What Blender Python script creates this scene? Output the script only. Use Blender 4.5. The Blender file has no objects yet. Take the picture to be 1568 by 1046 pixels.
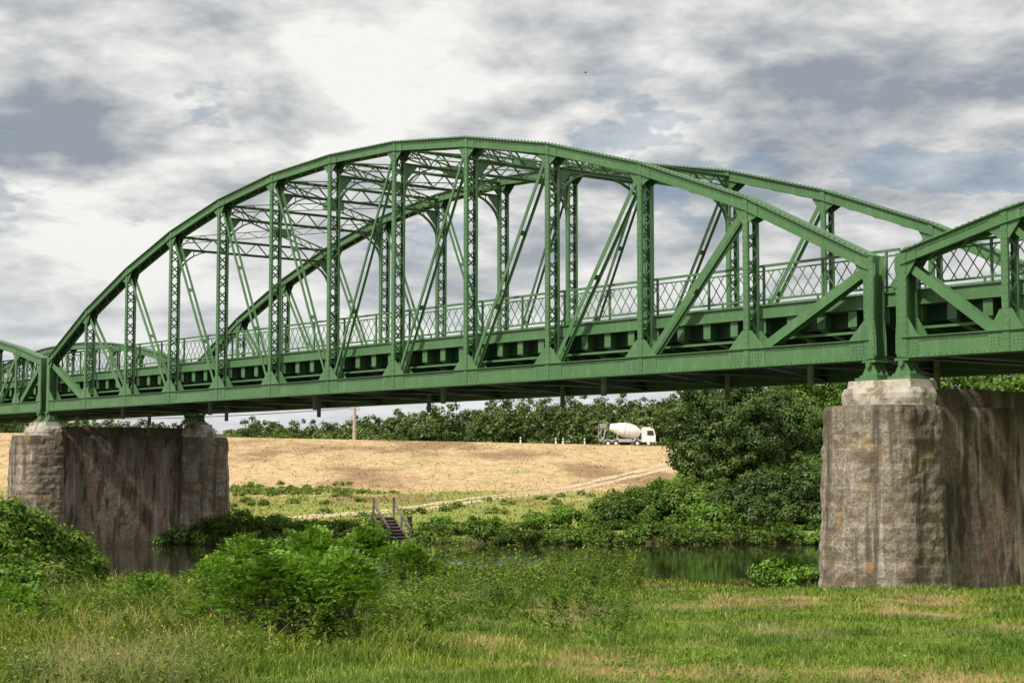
import bpy, math, random
import numpy as np
from mathutils import Vector, Matrix, noise as mnoise
random.seed(7); rng=np.random.default_rng(11)
scene=bpy.context.scene
COL=scene.collection
# ------------------------------------------------------------------ helpers
def link(o,parent=None):
    COL.objects.link(o)
    if parent is not None: o.parent=parent
    return o
def empty(name):
    e=bpy.data.objects.new(name,None); e.empty_display_size=.2; return link(e)
class MB:
    def __init__(s): s.v=[];s.f=[];s.m=[]
    def add(s,vs,fs,mi=0):
        b=len(s.v); s.v+= [tuple(v) for v in vs]
        for f in fs: s.f.append(tuple(b+i for i in f)); s.m.append(mi)
    def hexa(s,c,mi=0):
        s.add(c,[(0,3,2,1),(4,5,6,7),(0,1,5,4),(1,2,6,5),(2,3,7,6),(3,0,4,7)],mi)
    def box(s,c,d,mi=0):
        x,y,z=c;a,b,e=d[0]/2,d[1]/2,d[2]/2
        s.hexa([(x-a,y-b,z-e),(x+a,y-b,z-e),(x+a,y+b,z-e),(x-a,y+b,z-e),(x-a,y-b,z+e),(x+a,y-b,z+e),(x+a,y+b,z+e),(x-a,y+b,z+e)],mi)
    def beam(s,p0,p1,w,h,side,mi=0):
        p0=Vector(p0);p1=Vector(p1);a=p1-p0
        if a.length<1e-6:return
        a.normalize();b=Vector(side);b=(b-a*b.dot(a)).normalized();c=a.cross(b)
        q=[]
        for p in(p0,p1):
            for u,v in((-1,-1),(1,-1),(1,1),(-1,1)): q.append(p+b*(u*w/2)+c*(v*h/2))
        s.hexa(q,mi)
    def tube(s,pts,rad,n=8,mi=0,caps=True):
        P=[Vector(p) for p in pts];b=len(s.v);up=Vector((0.3,.2,1))
        for i,p in enumerate(P):
            a=(P[min(i+1,len(P)-1)]-P[max(i-1,0)]).normalized()
            u=a.cross(up)
            if u.length<.05:u=a.cross(Vector((1,0,0)))
            u.normalize();w=a.cross(u)
            for k in range(n):
                t=2*math.pi*k/n; s.v.append(tuple(p+(u*math.cos(t)+w*math.sin(t))*rad[i]))
        for i in range(len(P)-1):
            for k in range(n):
                s.f.append((b+i*n+k,b+i*n+(k+1)%n,b+(i+1)*n+(k+1)%n,b+(i+1)*n+k));s.m.append(mi)
        if caps:
            s.f.append(tuple(b+k for k in range(n)));s.m.append(mi)
            s.f.append(tuple(b+(len(P)-1)*n+k for k in range(n)));s.m.append(mi)
    def obj(s,name,mats,parent=None,smooth=False):
        me=bpy.data.meshes.new(name);me.from_pydata(s.v,[],s.f)
        for m in mats:me.materials.append(m)
        me.polygons.foreach_set('material_index',s.m)
        if smooth: me.polygons.foreach_set('use_smooth',[True]*len(s.f))
        me.update();o=bpy.data.objects.new(name,me);return link(o,parent)
def quads_obj(name,V,F,mat,parent=None):
    me=bpy.data.meshes.new(name);n=len(F)
    me.vertices.add(len(V));me.vertices.foreach_set('co',V.astype(np.float32).ravel())
    me.loops.add(n*4);me.loops.foreach_set('vertex_index',F.astype(np.int32).ravel())
    me.polygons.add(n);me.polygons.foreach_set('loop_start',np.arange(0,n*4,4,dtype=np.int32))
    me.materials.append(mat);me.update(calc_edges=True);me.validate()
    o=bpy.data.objects.new(name,me);return link(o,parent)
def nrm(a): return a/np.maximum(np.linalg.norm(a,axis=1,keepdims=True),1e-9)
def leaf_quads(C,Nn,size,aspect=.55,T=None):
    n=len(C);Nn=nrm(Nn)
    if T is None:T=rng.normal(size=(n,3))
    T=nrm(T-Nn*np.sum(T*Nn,axis=1,keepdims=True));B=np.cross(Nn,T)
    s=np.asarray(size).reshape(-1,1)*np.ones((n,1))
    V=np.stack([C-T*s*.5,C+B*s*aspect*.5,C+T*s*.5,C-B*s*aspect*.5],axis=1).reshape(-1,3)
    return V
def leaf_obj(name,C,Nn,size,mat,aspect=.55,T=None,parent=None):
    V=leaf_quads(C,Nn,size,aspect,T);F=np.arange(len(V)).reshape(-1,4);return quads_obj(name,V,F,mat,parent)
def rdir(n): return nrm(rng.normal(size=(n,3)))
def crown_pts(center,radii,nc,cr,per,shell=.5,flat=-.5):
    d=rdir(nc);d[:,2]=np.where(d[:,2]<flat,-d[:,2]*.6,d[:,2])
    r=rng.uniform(shell**3,1,nc)**(1/3)
    r*=1+.16*np.sin(d[:,0]*5+center[0])*np.cos(d[:,1]*4+center[1]*3+d[:,2]*5)
    cc=np.array(center)+d*r[:,None]*np.array(radii)
    crr=cr*rng.uniform(.6,1.35,nc)
    k=np.repeat(np.arange(nc),per);dd=rdir(nc*per)
    rr=rng.uniform(.45,1.1,nc*per)
    C=cc[k]+dd*(crr[k]*rr)[:,None]*np.array([1,1,.75])
    Nn=dd*.8+d[k]*.3+rdir(nc*per)*.45+np.array([0,0,.35])
    return C,Nn,cc
def sm(a,b,x):
    t=np.clip((x-a)/(b-a),0,1);return t*t*(3-2*t)
# ------------------------------------------------------------------ terrain
WATER=-3.70
def g(x,y):
    x=np.asarray(x,float);y=np.asarray(y,float)
    z=-2.35-.018*(np.clip(y,-60,40)-15)-.80*sm(37,50,y)
    bmp=(np.sin(x*.9+y*.35)*np.cos(y*.7-x*.2)*.05+.05*np.sin(x*.33+1)*np.sin(y*.41+x*.1))
    z=z+bmp*(1-sm(100,118,y))
    yb=55+.03*x+1.0*np.sin(x*.31)+.5*np.sin(x*.8+2)
    z=z-1.2*sm(yb-3,yb+4,y)
    yf=81.0+.6*np.sin(x*.23+1)+.4*np.sin(x*.61)
    z=z+1.65*sm(yf-1.2,yf+1.4,y)+.55*sm(90,170,y)
    crest=3.2+np.clip(-(x-15)*.02,-1,1.8)
    base=-2.6
    z=np.where(y>150,z+(crest-base)*sm(172,262,y)*0.999,z)
    z=z-(crest+.5)*sm(290,312,y)
    hill=5*sm(-40,90,x)
    z=z+hill*sm(330,470,y)
    return z
def gz(x,y): return float(g(x,y))
# ------------------------------------------------------------------ material helpers
def newmat(name):
    m=bpy.data.materials.new(name);m.use_nodes=True;nt=m.node_tree;nt.nodes.clear();return m,nt
class NT:
    dim='3D'
    def __init__(s,nt): s.nt=nt
    def n(s,t,**k):
        a=s.nt.nodes.new(t)
        for q,v in k.items(): setattr(a,q,v)
        return a
    def set(s,node,key,v):
        if v is None:return
        if isinstance(v,bpy.types.NodeSocket): s.nt.links.new(v,node.inputs[key])
        else: node.inputs[key].default_value=v
    def math(s,op,a,b=None,c=None,clamp=False):
        m=s.n('ShaderNodeMath',operation=op,use_clamp=clamp);s.set(m,0,a);s.set(m,1,b);s.set(m,2,c);return m.outputs[0]
    def noise(s,vec,scale,detail=4,rough=.55,dist=0):
        m=s.n('ShaderNodeTexNoise',noise_dimensions=s.dim);s.set(m,'Vector',vec);s.set(m,'Scale',scale);s.set(m,'Detail',detail);s.set(m,'Roughness',rough);s.set(m,'Distortion',dist);return m.outputs['Fac']
    def ramp(s,fac,stops):
        m=s.n('ShaderNodeValToRGB');s.set(m,0,fac);e=m.color_ramp.elements
        while len(e)<len(stops):e.new(.5)
        for i,(p,c) in enumerate(stops): e[i].position=p;e[i].color=(*c,1) if len(c)==3 else c
        return m.outputs[0]
    def mix(s,f,a,b,mode='MIX'):
        m=s.n('ShaderNodeMix',data_type='RGBA',blend_type=mode)
        s.set(m,0,f)
        for k,v in((6,a),(7,b)):
            if isinstance(v,tuple) and len(v)==3:v=(*v,1)
            s.set(m,k,v)
        return m.outputs[2]
    def sstep(s,a,b,x):
        m=s.n('ShaderNodeMapRange',interpolation_type='SMOOTHSTEP');s.set(m,0,x);s.set(m,1,a);s.set(m,2,b);return m.outputs[0]
    def pos(s): return s.n('ShaderNodeNewGeometry').outputs['Position']
    def vmul(s,v,m3):
        m=s.n('ShaderNodeVectorMath',operation='MULTIPLY');s.set(m,0,v);m.inputs[1].default_value=m3;return m.outputs[0]
    def sep(s,v): 
        m=s.n('ShaderNodeSeparateXYZ');s.set(m,0,v);return m.outputs
    def bump(s,h,strength=.3,dist=.02):
        m=s.n('ShaderNodeBump');s.set(m,'Height',h);s.set(m,'Strength',strength);s.set(m,'Distance',dist);return m.outputs[0]
    def princ(s,color,rough=.6,normal=None,spec=.4,metal=0):
        p=s.n('ShaderNodeBsdfPrincipled')
        if isinstance(color,tuple) and len(color)==3:color=(*color,1)
        s.set(p,'Base Color',color);s.set(p,'Roughness',rough);s.set(p,'Metallic',metal);s.set(p,'Specular IOR Level',spec)
        if normal is not None:s.set(p,'Normal',normal)
        return p.outputs[0]
    def out(s,sh):
        o=s.n('ShaderNodeOutputMaterial');s.nt.links.new(sh,o.inputs[0])
def simple(name,c,rough=.6,var=.25,scale=3,spec=.4,metal=0):
    m,nt=newmat(name);t=NT(nt);f=t.noise(t.pos(),scale,5)
    a=tuple(x*(1-var) for x in c);b=tuple(min(1,x*(1+var)) for x in c)
    t.out(t.princ(t.ramp(f,[(.3,a),(.7,b)]),rough,spec=spec,metal=metal));return m
def leafmat(name,c1,c2,c3,trans=.3,nscale=.35,dark=.55):
    m,nt=newmat(name);t=NT(nt);gm=t.n('ShaderNodeNewGeometry')
    col=t.ramp(gm.outputs['Random Per Island'],[(0,c1),(.5,c2),(1,c3)])
    nz=t.noise(gm.outputs['Position'],nscale,1)
    col=t.mix(t.sstep(.35,.65,nz),t.mix(1,col,(dark,dark*1.05,dark*.9),'MULTIPLY'),col)
    d=t.n('ShaderNodeBsdfDiffuse');t.set(d,0,col)
    tr=t.n('ShaderNodeBsdfTranslucent');t.set(tr,0,t.mix(1,col,(1.1,1.15,.5),'MULTIPLY'))
    gl=t.n('ShaderNodeBsdfGlossy');t.set(gl,'Roughness',.45);t.set(gl,0,(.6,.65,.6,1))
    a=t.n('ShaderNodeMixShader');t.set(a,0,trans);nt.links.new(d.outputs[0],a.inputs[1]);nt.links.new(tr.outputs[0],a.inputs[2])
    b=t.n('ShaderNodeMixShader');t.set(b,0,.03);nt.links.new(a.outputs[0],b.inputs[1]);nt.links.new(gl.outputs[0],b.inputs[2])
    t.out(b.outputs[0]);return m
def ground_color(t,p):
    X,Y,Z=t.sep(p)[:3]
    n1=t.noise(p,.035,4,.6);n2=t.noise(t.vmul(p,(.4,.13,1)),.35,5,.65);n3=t.noise(t.vmul(p,(1,.45,1)),.8,6,.75);n4=t.noise(p,.33,4,.6)
    nearg=t.ramp(n3,[(.3,(.08,.12,.022)),(.5,(.15,.20,.035)),(.7,(.25,.28,.065))])
    dry=t.ramp(n3,[(.3,(.20,.15,.07)),(.7,(.42,.33,.17))])
    near=t.mix(t.sstep(.54,.66,n4),nearg,dry)
    fg=t.ramp(n3,[(.3,(.18,.21,.05)),(.5,(.29,.32,.08)),(.7,(.42,.39,.15))])
    ft=t.ramp(n3,[(.28,(.37,.25,.13)),(.5,(.57,.41,.22)),(.7,(.70,.54,.33))])
    yy=t.math('ADD',Y,t.math('MULTIPLY',t.math('SUBTRACT',n2,.5),170))
    yy=t.math('ADD',yy,t.math('MULTIPLY',t.math('SUBTRACT',n1,.5),90))
    tan=t.sstep(130,190,yy)
    tan2=t.math('MULTIPLY',tan,t.math('SUBTRACT',1,t.math('MULTIPLY',.5,t.sstep(.55,.68,n2))))
    field=t.mix(tan2,fg,ft)
    field=t.mix(t.math('MULTIPLY',.75,t.sstep(.5,.64,t.noise(t.vmul(p,(.6,.25,1)),.11,5,.6))),field,(.24,.14,.075))
    col=t.mix(t.sstep(60,86,Y),near,field)
    far=t.sstep(296,315,Y)
    col=t.mix(far,col,(.05,.08,.02))
    mud=t.math('SUBTRACT',1,t.sstep(-3.69,-3.4,Z))
    return t.mix(mud,col,(.085,.065,.04))
M={}
m,nt=newmat('ground_mat');t=NT(nt);p=t.pos();c=ground_color(t,p)
nb=t.noise(p,3,6,.7);t.out(t.princ(c,.95,t.bump(nb,.8,.15),spec=.1));M['ground']=m
m,nt=newmat('field_grass_mat');t=NT(nt);gm=t.n('ShaderNodeNewGeometry');c=ground_color(t,gm.outputs['Position'])
c=t.mix(1,c,t.ramp(gm.outputs['Random Per Island'],[(0,(.85,.88,.8)),(.5,(1,1,1)),(1,(1.2,1.18,1.15))]),'MULTIPLY')
d=t.n('ShaderNodeBsdfDiffuse');t.set(d,0,c);t.out(d.outputs[0]);M['fgrass']=m
def grassmat(name,stops,dryc):
    m,nt=newmat(name);t=NT(nt);gm=t.n('ShaderNodeNewGeometry');P=gm.outputs['Position']
    col=t.ramp(gm.outputs['Random Per Island'],stops)
    n4=t.noise(P,.33,4,.6);n5=t.noise(P,.9,2);n6=t.noise(P,.16,2)
    col=t.mix(t.math('MULTIPLY',.85,t.sstep(.52,.63,n4)),col,dryc)
    col=t.mix(t.sstep(.35,.6,n5),t.mix(1,col,(.52,.64,.6),'MULTIPLY'),col)
    col=t.mix(t.sstep(.4,.6,n6),t.mix(1,col,(.8,.95,.8),'MULTIPLY'),t.mix(1,col,(1.2,1.1,.95),'MULTIPLY'))
    d=t.n('ShaderNodeBsdfDiffuse');t.set(d,0,col);tr=t.n('ShaderNodeBsdfTranslucent');t.set(tr,0,col)
    a=t.n('ShaderNodeMixShader');t.set(a,0,.35);nt.links.new(d.outputs[0],a.inputs[1]);nt.links.new(tr.outputs[0],a.inputs[2])
    t.out(a.outputs[0]);return m
M['grass']=grassmat('grass_mat',[(0,(.12,.18,.025)),(.5,(.25,.33,.05)),(.85,(.39,.44,.10)),(1,(.60,.52,.28))],(.54,.44,.24))
M['leaf_bright']=leafmat('leaf_bright',(.11,.22,.025),(.19,.36,.04),(.32,.50,.07),.35,.9,.5)
M['leaf_weed']=leafmat('leaf_weed',(.12,.19,.03),(.20,.30,.045),(.40,.44,.11),.3,.7,.5)
M['leaf_mid']=leafmat('leaf_mid',(.08,.15,.02),(.145,.255,.037),(.26,.38,.055),.28,.4,.5)
M['leaf_dark']=leafmat('leaf_dark',(.06,.11,.028),(.115,.195,.05),(.22,.30,.08),.25,.45,.5)
M['leaf_forest']=leafmat('leaf_forest',(.07,.115,.028),(.12,.18,.045),(.20,.26,.07),.2,.06,.5)
M['bark']=simple('bark',(.13,.10,.07),.9,.4,6)
M['wood']=simple('weathered_wood',(.17,.145,.12),.85,.35,8)
def steel(name,base):
    m,nt=newmat(name);t=NT(nt);p=t.pos()
    n1=t.noise(p,.8,4,.6);n2=t.noise(t.vmul(p,(1,1,.25)),5,5,.7);n3=t.noise(p,14,3,.6)
    c=t.mix(n1,tuple(x*.72 for x in base),tuple(x*1.32 for x in base))
    c=t.mix(t.math('MULTIPLY',.5,t.sstep(.5,.72,n2)),c,(base[0]*1.9+.04,base[1]*1.4+.04,base[2]*1.8+.04))
    c=t.mix(t.math('MULTIPLY',.7,t.sstep(.67,.77,n2)),c,(.11,.065,.035))
    r=t.math('ADD',.30,t.math('MULTIPLY',n3,.25))
    t.out(t.princ(c,r,t.bump(n3,.15,.01),spec=.5));return m
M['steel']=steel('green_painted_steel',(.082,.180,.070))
M['steel_shaded']=steel('green_steel_shaded',(.02,.055,.028))  # same green paint, darkened in its colour for the shade under the deck
M['deck']=simple('deck_concrete',(.10,.10,.095),.9,.3,2)
M['asph']=simple('asphalt',(.05,.05,.05),.9,.2,5)
M['pipe']=simple('drain_pipe_grey',(.24,.24,.24),.6,.25,6)
def piermat(name,flat):
    m,nt=newmat(name);t=NT(nt);uv=t.n('ShaderNodeTexCoord').outputs['UV'];p=t.pos()
    U,V,_=t.sep(uv)[:3]
    wob=t.n('ShaderNodeCombineXYZ');t.set(wob,0,t.math('ADD',U,t.math('MULTIPLY',t.noise(uv,2.5,3),.2)));t.set(wob,1,t.math('ADD',V,t.math('MULTIPLY',t.noise(uv,1.6,4),.14)))
    br=t.n('ShaderNodeTexBrick');t.set(br,'Vector',wob.outputs[0]);t.set(br,'Scale',1);t.set(br,'Brick Width',1.3);t.set(br,'Row Height',.44);t.set(br,'Mortar Size',.035);t.set(br,'Mortar Smooth',1.0)
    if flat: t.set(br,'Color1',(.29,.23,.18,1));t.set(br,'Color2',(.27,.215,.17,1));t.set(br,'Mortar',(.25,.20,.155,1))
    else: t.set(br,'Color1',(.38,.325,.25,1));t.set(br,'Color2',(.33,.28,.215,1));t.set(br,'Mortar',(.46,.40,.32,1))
    n1=t.noise(p,.9,8,.7,.4);n2=t.noise(p,6,6,.75);n0=t.noise(p,16,4,.7)
    st=t.noise(t.vmul(uv,(2.0,.14,1)),1.0,6,.65,.3);st2=t.noise(t.vmul(uv,(5.5,.25,1)),1.0,5,.6)
    c=br.outputs[0]
    c=t.mix(1,c,t.ramp(n2,[(.3,(.5,.47,.44)),(.5,(.95,.95,.95)),(.7,(1.35,1.33,1.3))]),'MULTIPLY')
    c=t.mix(1,c,t.ramp(n0,[(.35,(.62,.6,.56)),(.6,(1.1,1.1,1.1))]),'MULTIPLY')
    if flat:
        c=t.mix(t.math('MULTIPLY',.75,t.sstep(.5,.62,st)),c,(.50,.43,.34))
        c=t.mix(t.math('MULTIPLY',.85,t.sstep(.49,.60,t.noise(t.vmul(uv,(1.5,.30,1)),1.7,6,.6))),c,(.07,.055,.042))
        c=t.mix(t.math('MULTIPLY',.5,t.sstep(.5,.64,st2)),c,(.28,.15,.085))
    else:
        c=t.mix(t.math('MULTIPLY',.88,t.sstep(.49,.60,st)),c,(.115,.092,.07))
        c=t.mix(t.math('MULTIPLY',.6,t.sstep(.54,.66,st2)),c,(.60,.55,.47))
        c=t.mix(t.math('MULTIPLY',.8,t.sstep(.49,.60,n1)),c,(.15,.11,.075))
        c=t.mix(t.math('MULTIPLY',.6,t.sstep(.58,.68,t.noise(p,1.7,4))),c,(.44,.28,.11))
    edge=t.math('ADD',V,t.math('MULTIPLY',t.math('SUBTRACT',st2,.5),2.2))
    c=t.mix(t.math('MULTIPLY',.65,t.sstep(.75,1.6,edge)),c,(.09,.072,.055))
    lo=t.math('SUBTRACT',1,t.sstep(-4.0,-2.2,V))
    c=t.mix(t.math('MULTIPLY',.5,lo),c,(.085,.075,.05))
    h=t.math('ADD',t.math('MULTIPLY',n2,.7),t.math('ADD',t.math('MULTIPLY',n1,.3),t.math('MULTIPLY',n0,.3)))
    t.out(t.princ(c,.92,t.bump(h,1.0 if not flat else .6,.08),spec=.2));return m
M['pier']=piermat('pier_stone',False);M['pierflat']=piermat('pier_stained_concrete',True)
m,nt=newmat('pier_cap_stone');t=NT(nt);p=t.pos();n1=t.noise(p,1.6,6,.7);n2=t.noise(t.vmul(p,(4,4,.8)),1,6,.7)
c=t.mix(n2,(.33,.30,.24),(.64,.59,.50));c=t.mix(t.math('MULTIPLY',.85,t.sstep(.46,.60,n1)),c,(.19,.15,.095))
t.out(t.princ(c,.9,t.bump(n2,.6,.04),spec=.2));M['padc']=m
# ------------------------------------------------------------------ ground mesh
def grid_obj(name,xs,ys,zf,mat):
    XX,YY=np.meshgrid(xs,ys);ZZ=zf(XX,YY);V=np.stack([XX,YY,ZZ],-1).reshape(-1,3)
    ny,nx=XX.shape;i=np.arange(ny-1)[:,None]*nx+np.arange(nx-1)[None,:]
    F=np.stack([i,i+1,i+1+nx,i+nx],-1).reshape(-1,4)
    o=quads_obj(name,V,F,mat);o.data.polygons.foreach_set('use_smooth',[True]*len(F));return o
geo=np.geomspace(1,60,34)
xs=np.concatenate([-80*geo[::-1],np.arange(-79,80,1.0),80*geo])
ys=np.concatenate([np.arange(-60,76,.75),np.arange(76,88,.35),np.arange(88,120,.75),np.arange(120,320,2.0),320*np.geomspace(1,18,45)])
grid_obj('ground',xs,ys,g,M['ground'])
m,nt=newmat('river_water');t=NT(nt);p=t.pos()
h=t.noise(t.vmul(p,(1,.5,1)),2.2,4,.6)
t.out(t.princ((.022,.024,.014),.06,t.bump(h,.10,.03),spec=.4));M['water']=m
grid_obj('river_water',np.linspace(-700,700,15),np.linspace(48,90,5),lambda x,y:x*0+WATER,M['water'])
pts=[(-14,100),(-9.5,110),(-6.6,120),(-1.9,145),(7.5,185),(16,206),(26,226),(44,250),(66,266),(110,272)]
def catm(P,n):
    out=[];P=[P[0]]+P+[P[-1]]
    for i in range(1,len(P)-2):
        for k in range(n):
            u=k/n;a,b,c,d=[np.array(q,float) for q in P[i-1:i+3]]
            out.append(.5*((2*b)+(-a+c)*u+(2*a-5*b+4*c-d)*u*u+(-a+3*b-3*c+d)*u**3))
    return np.array(out)
path=catm(pts,14);tan=np.gradient(path,axis=0);nn=nrm(np.stack([-tan[:,1],tan[:,0]],1))
m=simple('dirt_track_mat',(.58,.45,.29),.95,.25,.8,spec=.1)
V=[];F=[]
for side in(-1,1):
    b0=len(V)
    for i,q in enumerate(path):
        w=.65+.18*math.sin(i*.9+side)+.12*math.sin(i*2.3);cx=side*1.0+.1*math.sin(i*.5)
        for k in(-1,0,1):
            a=q+nn[i]*(cx+k*w); V.append((a[0],a[1],gz(a[0],a[1])+.09-.08*abs(k)))
    for i in range(len(path)-1):
        for k in range(2): F.append((b0+i*3+k,b0+i*3+k+1,b0+i*3+4+k,b0+i*3+3+k))
quads_obj('dirt_track',np.array(V),np.array(F),m)
# ------------------------------------------------------------------ bridge frame
D=Vector((-.6194,.7851,0));NV=Vector((.7851,.6194,0));O=Vector((8.62,40.23,2.49));UP=Vector((0,0,1))
W=7.53
def B(s,t,z): return O+D*s+NV*t+UP*z
def sbox(mb,s0,s1,t0,t1,z0,z1,mi=0):
    mb.hexa([B(s1,t0,z0),B(s0,t0,z0),B(s0,t1,z0),B(s1,t1,z0),B(s1,t0,z1),B(s0,t0,z1),B(s0,t1,z1),B(s1,t1,z1)],mi)
def sslab(mb,s0,zb0,zt0,s1,zb1,zt1,t0,t1,mi=0):
    if s1<s0: s0,zb0,zt0,s1,zb1,zt1=s1,zb1,zt1,s0,zb0,zt0
    mb.hexa([B(s1,t0,zb1),B(s0,t0,zb0),B(s0,t1,zb0),B(s1,t1,zb1),B(s1,t0,zt1),B(s0,t0,zt0),B(s0,t1,zt0),B(s1,t1,zt1)],mi)
def spoly(mb,P,t0,t1,mi=0):
    n=len(P);vs=[B(a,t0,z) for a,z in P]+[B(a,t1,z) for a,z in P]
    fs=[tuple(range(n)),tuple(range(2*n-1,n-1,-1))]+[(i,(i+1)%n,n+(i+1)%n,n+i) for i in range(n)]
    mb.add(vs,fs,mi)
def rivet(mb,s,t,z,out,r=.02):
    c=B(s,t,z);o=NV*out
    a=D*r;b=UP*r
    mb.add([c-a-b,c+a-b,c+a+b,c-a+b,c+o*.018-a*.5-b*.5,c+o*.018+a*.5-b*.5,c+o*.018+a*.5+b*.5,c+o*.018-a*.5+b*.5],
           [(0,1,5,4),(1,2,6,5),(2,3,7,6),(3,0,4,7),(4,5,6,7)])
def span(name,s0,pl,H,struts=(),light=False):
    n=len(H)-1;S=[s0+pl*i for i in range(n+1)];sg=1 if pl>0 else -1
    root=empty(name)
    for ti,tc in enumerate((0,W)):
        mb=MB()
        slope=[(H[min(i+1,n)]-H[max(i-1,0)])/(abs(pl)*(min(i+1,n)-max(i-1,0))) for i in range(n+1)]
        kk=[math.sqrt(1+q*q) for q in slope]
        zt=lambda i,off:H[i]-off*kk[i]
        outs=-1 if ti==0 else 1
        for i in range(n):
            a,b=S[i],S[i+1]
            for sd in(-1,1):
                t0=tc+sd*.168
                sslab(mb,a,zt(i,.30),zt(i,.03),b,zt(i+1,.30),zt(i+1,.03),t0-.01,t0+.01)
                tf=tc+sd*.205
                sslab(mb,a,zt(i,.322),zt(i,.301),b,zt(i+1,.322),zt(i+1,.301),tf-.05,tf+.05)
                sslab(mb,a,.02,.47,b,.02,.47,t0-.01,t0+.01)
                sslab(mb,a,0,.019,b,0,.019,tf-.05,tf+.05)
                sslab(mb,a,.471,.49,b,.471,.49,tf-.05,tf+.05)
                sslab(mb,a,.385,.470,b,.385,.470,tc+sd*.186-.007,tc+sd*.186+.007)
                sslab(mb,a,.021,.10,b,.021,.10,tc+sd*.186-.007,tc+sd*.186+.007)
            sslab(mb,a,zt(i,.029),zt(i,0),b,zt(i+1,.029),zt(i+1,0),tc-.26,tc+.26)
            sslab(mb,a,zt(i,.12),zt(i,.0295),b,zt(i+1,.12),zt(i+1,.0295),tc+outs*.187-.008,tc+outs*.187+.008)
            L=abs(pl);m_=int(L/.16)
            if ti==0:
                for q in range(m_):
                    u=(q+.5)/m_;s=a+(b-a)*u
                    rivet(mb,s,tc-.195,zt(i,.075)+(zt(i+1,.075)-zt(i,.075))*u,-1)
                    rivet(mb,s,tc-.193,.43,-1);rivet(mb,s,tc-.193,.06,-1)
            for q in range(m_):
                u=(q+.5)/m_;s=a+(b-a)*u
                c=B(s,tc-.2,H[i]+(H[i+1]-H[i])*u+.012);mb.box(c,(.05,.05,.035))
            m_=int(L/.45)
            for q in range(m_):
                u0=q/m_;u1=(q+1)/m_;e=1 if q%2 else -1
                z0=zt(i,.33)+(zt(i+1,.33)-zt(i,.33))*u0;z1=zt(i,.33)+(zt(i+1,.33)-zt(i,.33))*u1
                mb.beam(B(a+(b-a)*u0,tc+e*.17,z0),B(a+(b-a)*u1,tc-e*.17,z1),.05,.012,D)
        for i in range(n+1):
            s=S[i];h=H[i]-.04;end=i in(0,n)
            hw=.15 if end else .088
            for sd in(-1,1):
                t0=tc+sd*.206
                sbox(mb,s-hw,s+hw,t0-.01,t0+.01,.03,h)
                for e in(-1,1):
                    sbox(mb,s+e*(hw-.008)-.008,s+e*(hw-.008)+.008,min(tc+sd*.145,tc+sd*.195),max(tc+sd*.145,tc+sd*.195),.5,h-.28)
            if ti==0:
                q=.12
                while q<h: 
                    rivet(mb,s-hw+.035,tc-.216,q,-1,.014);rivet(mb,s+hw-.035,tc-.216,q,-1,.014);q+=.17
            zz=.55;st=.34;k=0
            if end:
                sbox(mb,s-.012,s+.012,tc-.195,tc+.195,.03,h)
            while zz<h-.35 and not end:
                z1=min(zz+st,h-.3);e=1 if k%2 else -1
                for f in(-1,1):
                    mb.beam(B(s+f*(hw-.02),tc-e*f*.18,zz),B(s+f*(hw-.02),tc+e*f*.18,z1),.05,.012,UP)
                zz=z1;k+=1
            gw=.62 if not light else .45
            lo,hi=s-gw,s+gw
            if (i==0 and sg>0) or (i==n and sg<0): lo=s-.2
            if (i==n and sg>0) or (i==0 and sg<0): hi=s+.2
            for sd in(-1,1):
                ta,tb=tc+sd*.179,tc+sd*.1955
                spoly(mb,[(lo,.102),(hi,.102),(hi,.5),(s+.16,.95),(s-.16,.95),(lo,.5)],min(ta,tb),max(ta,tb))
                def zc(ss):
                    f=(ss-S[0])/pl;j=max(0,min(n-1,int(math.floor(f))));u=f-j
                    return zt(j,.1255)+(zt(j+1,.1255)-zt(j,.1255))*u
                l2,h2=max(lo,s-.42),min(hi,s+.42)
                spoly(mb,[(h2,zc(h2)),(s,zc(s)),(l2,zc(l2)),(l2,zc(l2)-.23),(s-.13,zc(s)-.52),(s+.13,zc(s)-.52),(h2,zc(h2)-.23)],min(ta,tb),max(ta,tb))
            if ti==0:
                for dz in(.18,.26,.34):
                    for ds in(-.5,-.4,-.3,-.2,.2,.3,.4,.5):
                        if lo<s+ds<hi: rivet(mb,s+ds,tc-.196,dz,-1,.016)
        mid=n/2
        for i in range(n):
            if i+.5<mid: a,b=i,i+1
            else: a,b=i+1,i
            k=min(i,n-1-i);wd=(.24,.18,.14,.12,.10,.09)[min(k,5)]*(.85 if light else 1)
            dr=1 if b>a else -1
            p0=(S[a]+dr*sg*.1,H[a]-.32);p1=(S[b]-dr*sg*.12,.3)
            for sd in(-1,1):
                mb.beam(B(p0[0],tc+sd*.12,p0[1]),B(p1[0],tc+sd*.12,p1[1]),wd,.016,D)
                mb.beam(B(p0[0],tc+sd*.12,p0[1])-NV*sd*.035,B(p1[0],tc+sd*.12,p1[1])-NV*sd*.035,.014,.055,D)
            if k<1:
                mb.beam(B(p0[0],tc,p0[1]),B(p1[0],tc,p1[1]),.016,.2,D)
            else:
                A=B(p0[0],tc,p0[1]);Bb=B(p1[0],tc,p1[1]);L=(Bb-A).length;m_=max(2,int(L/2.2))
                for q in range(1,m_): mb.beam(A+(Bb-A)*(q/m_),A+(Bb-A)*((q)/m_)+(Bb-A).normalized()*.16,.21,.012,NV)
        mb.obj('truss_near' if ti==0 else 'truss_far',[M['steel']],root)
    a,b=min(S[0],S[-1]),max(S[0],S[-1]);fb=MB()
    for s in S:
        sbox(fb,s-.012,s+.012,.22,W-.22,.12,.86)
        sbox(fb,s-.14,s+.14,.22,W-.22,.09,.119);sbox(fb,s-.14,s+.14,.22,W-.22,.861,.89)
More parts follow.
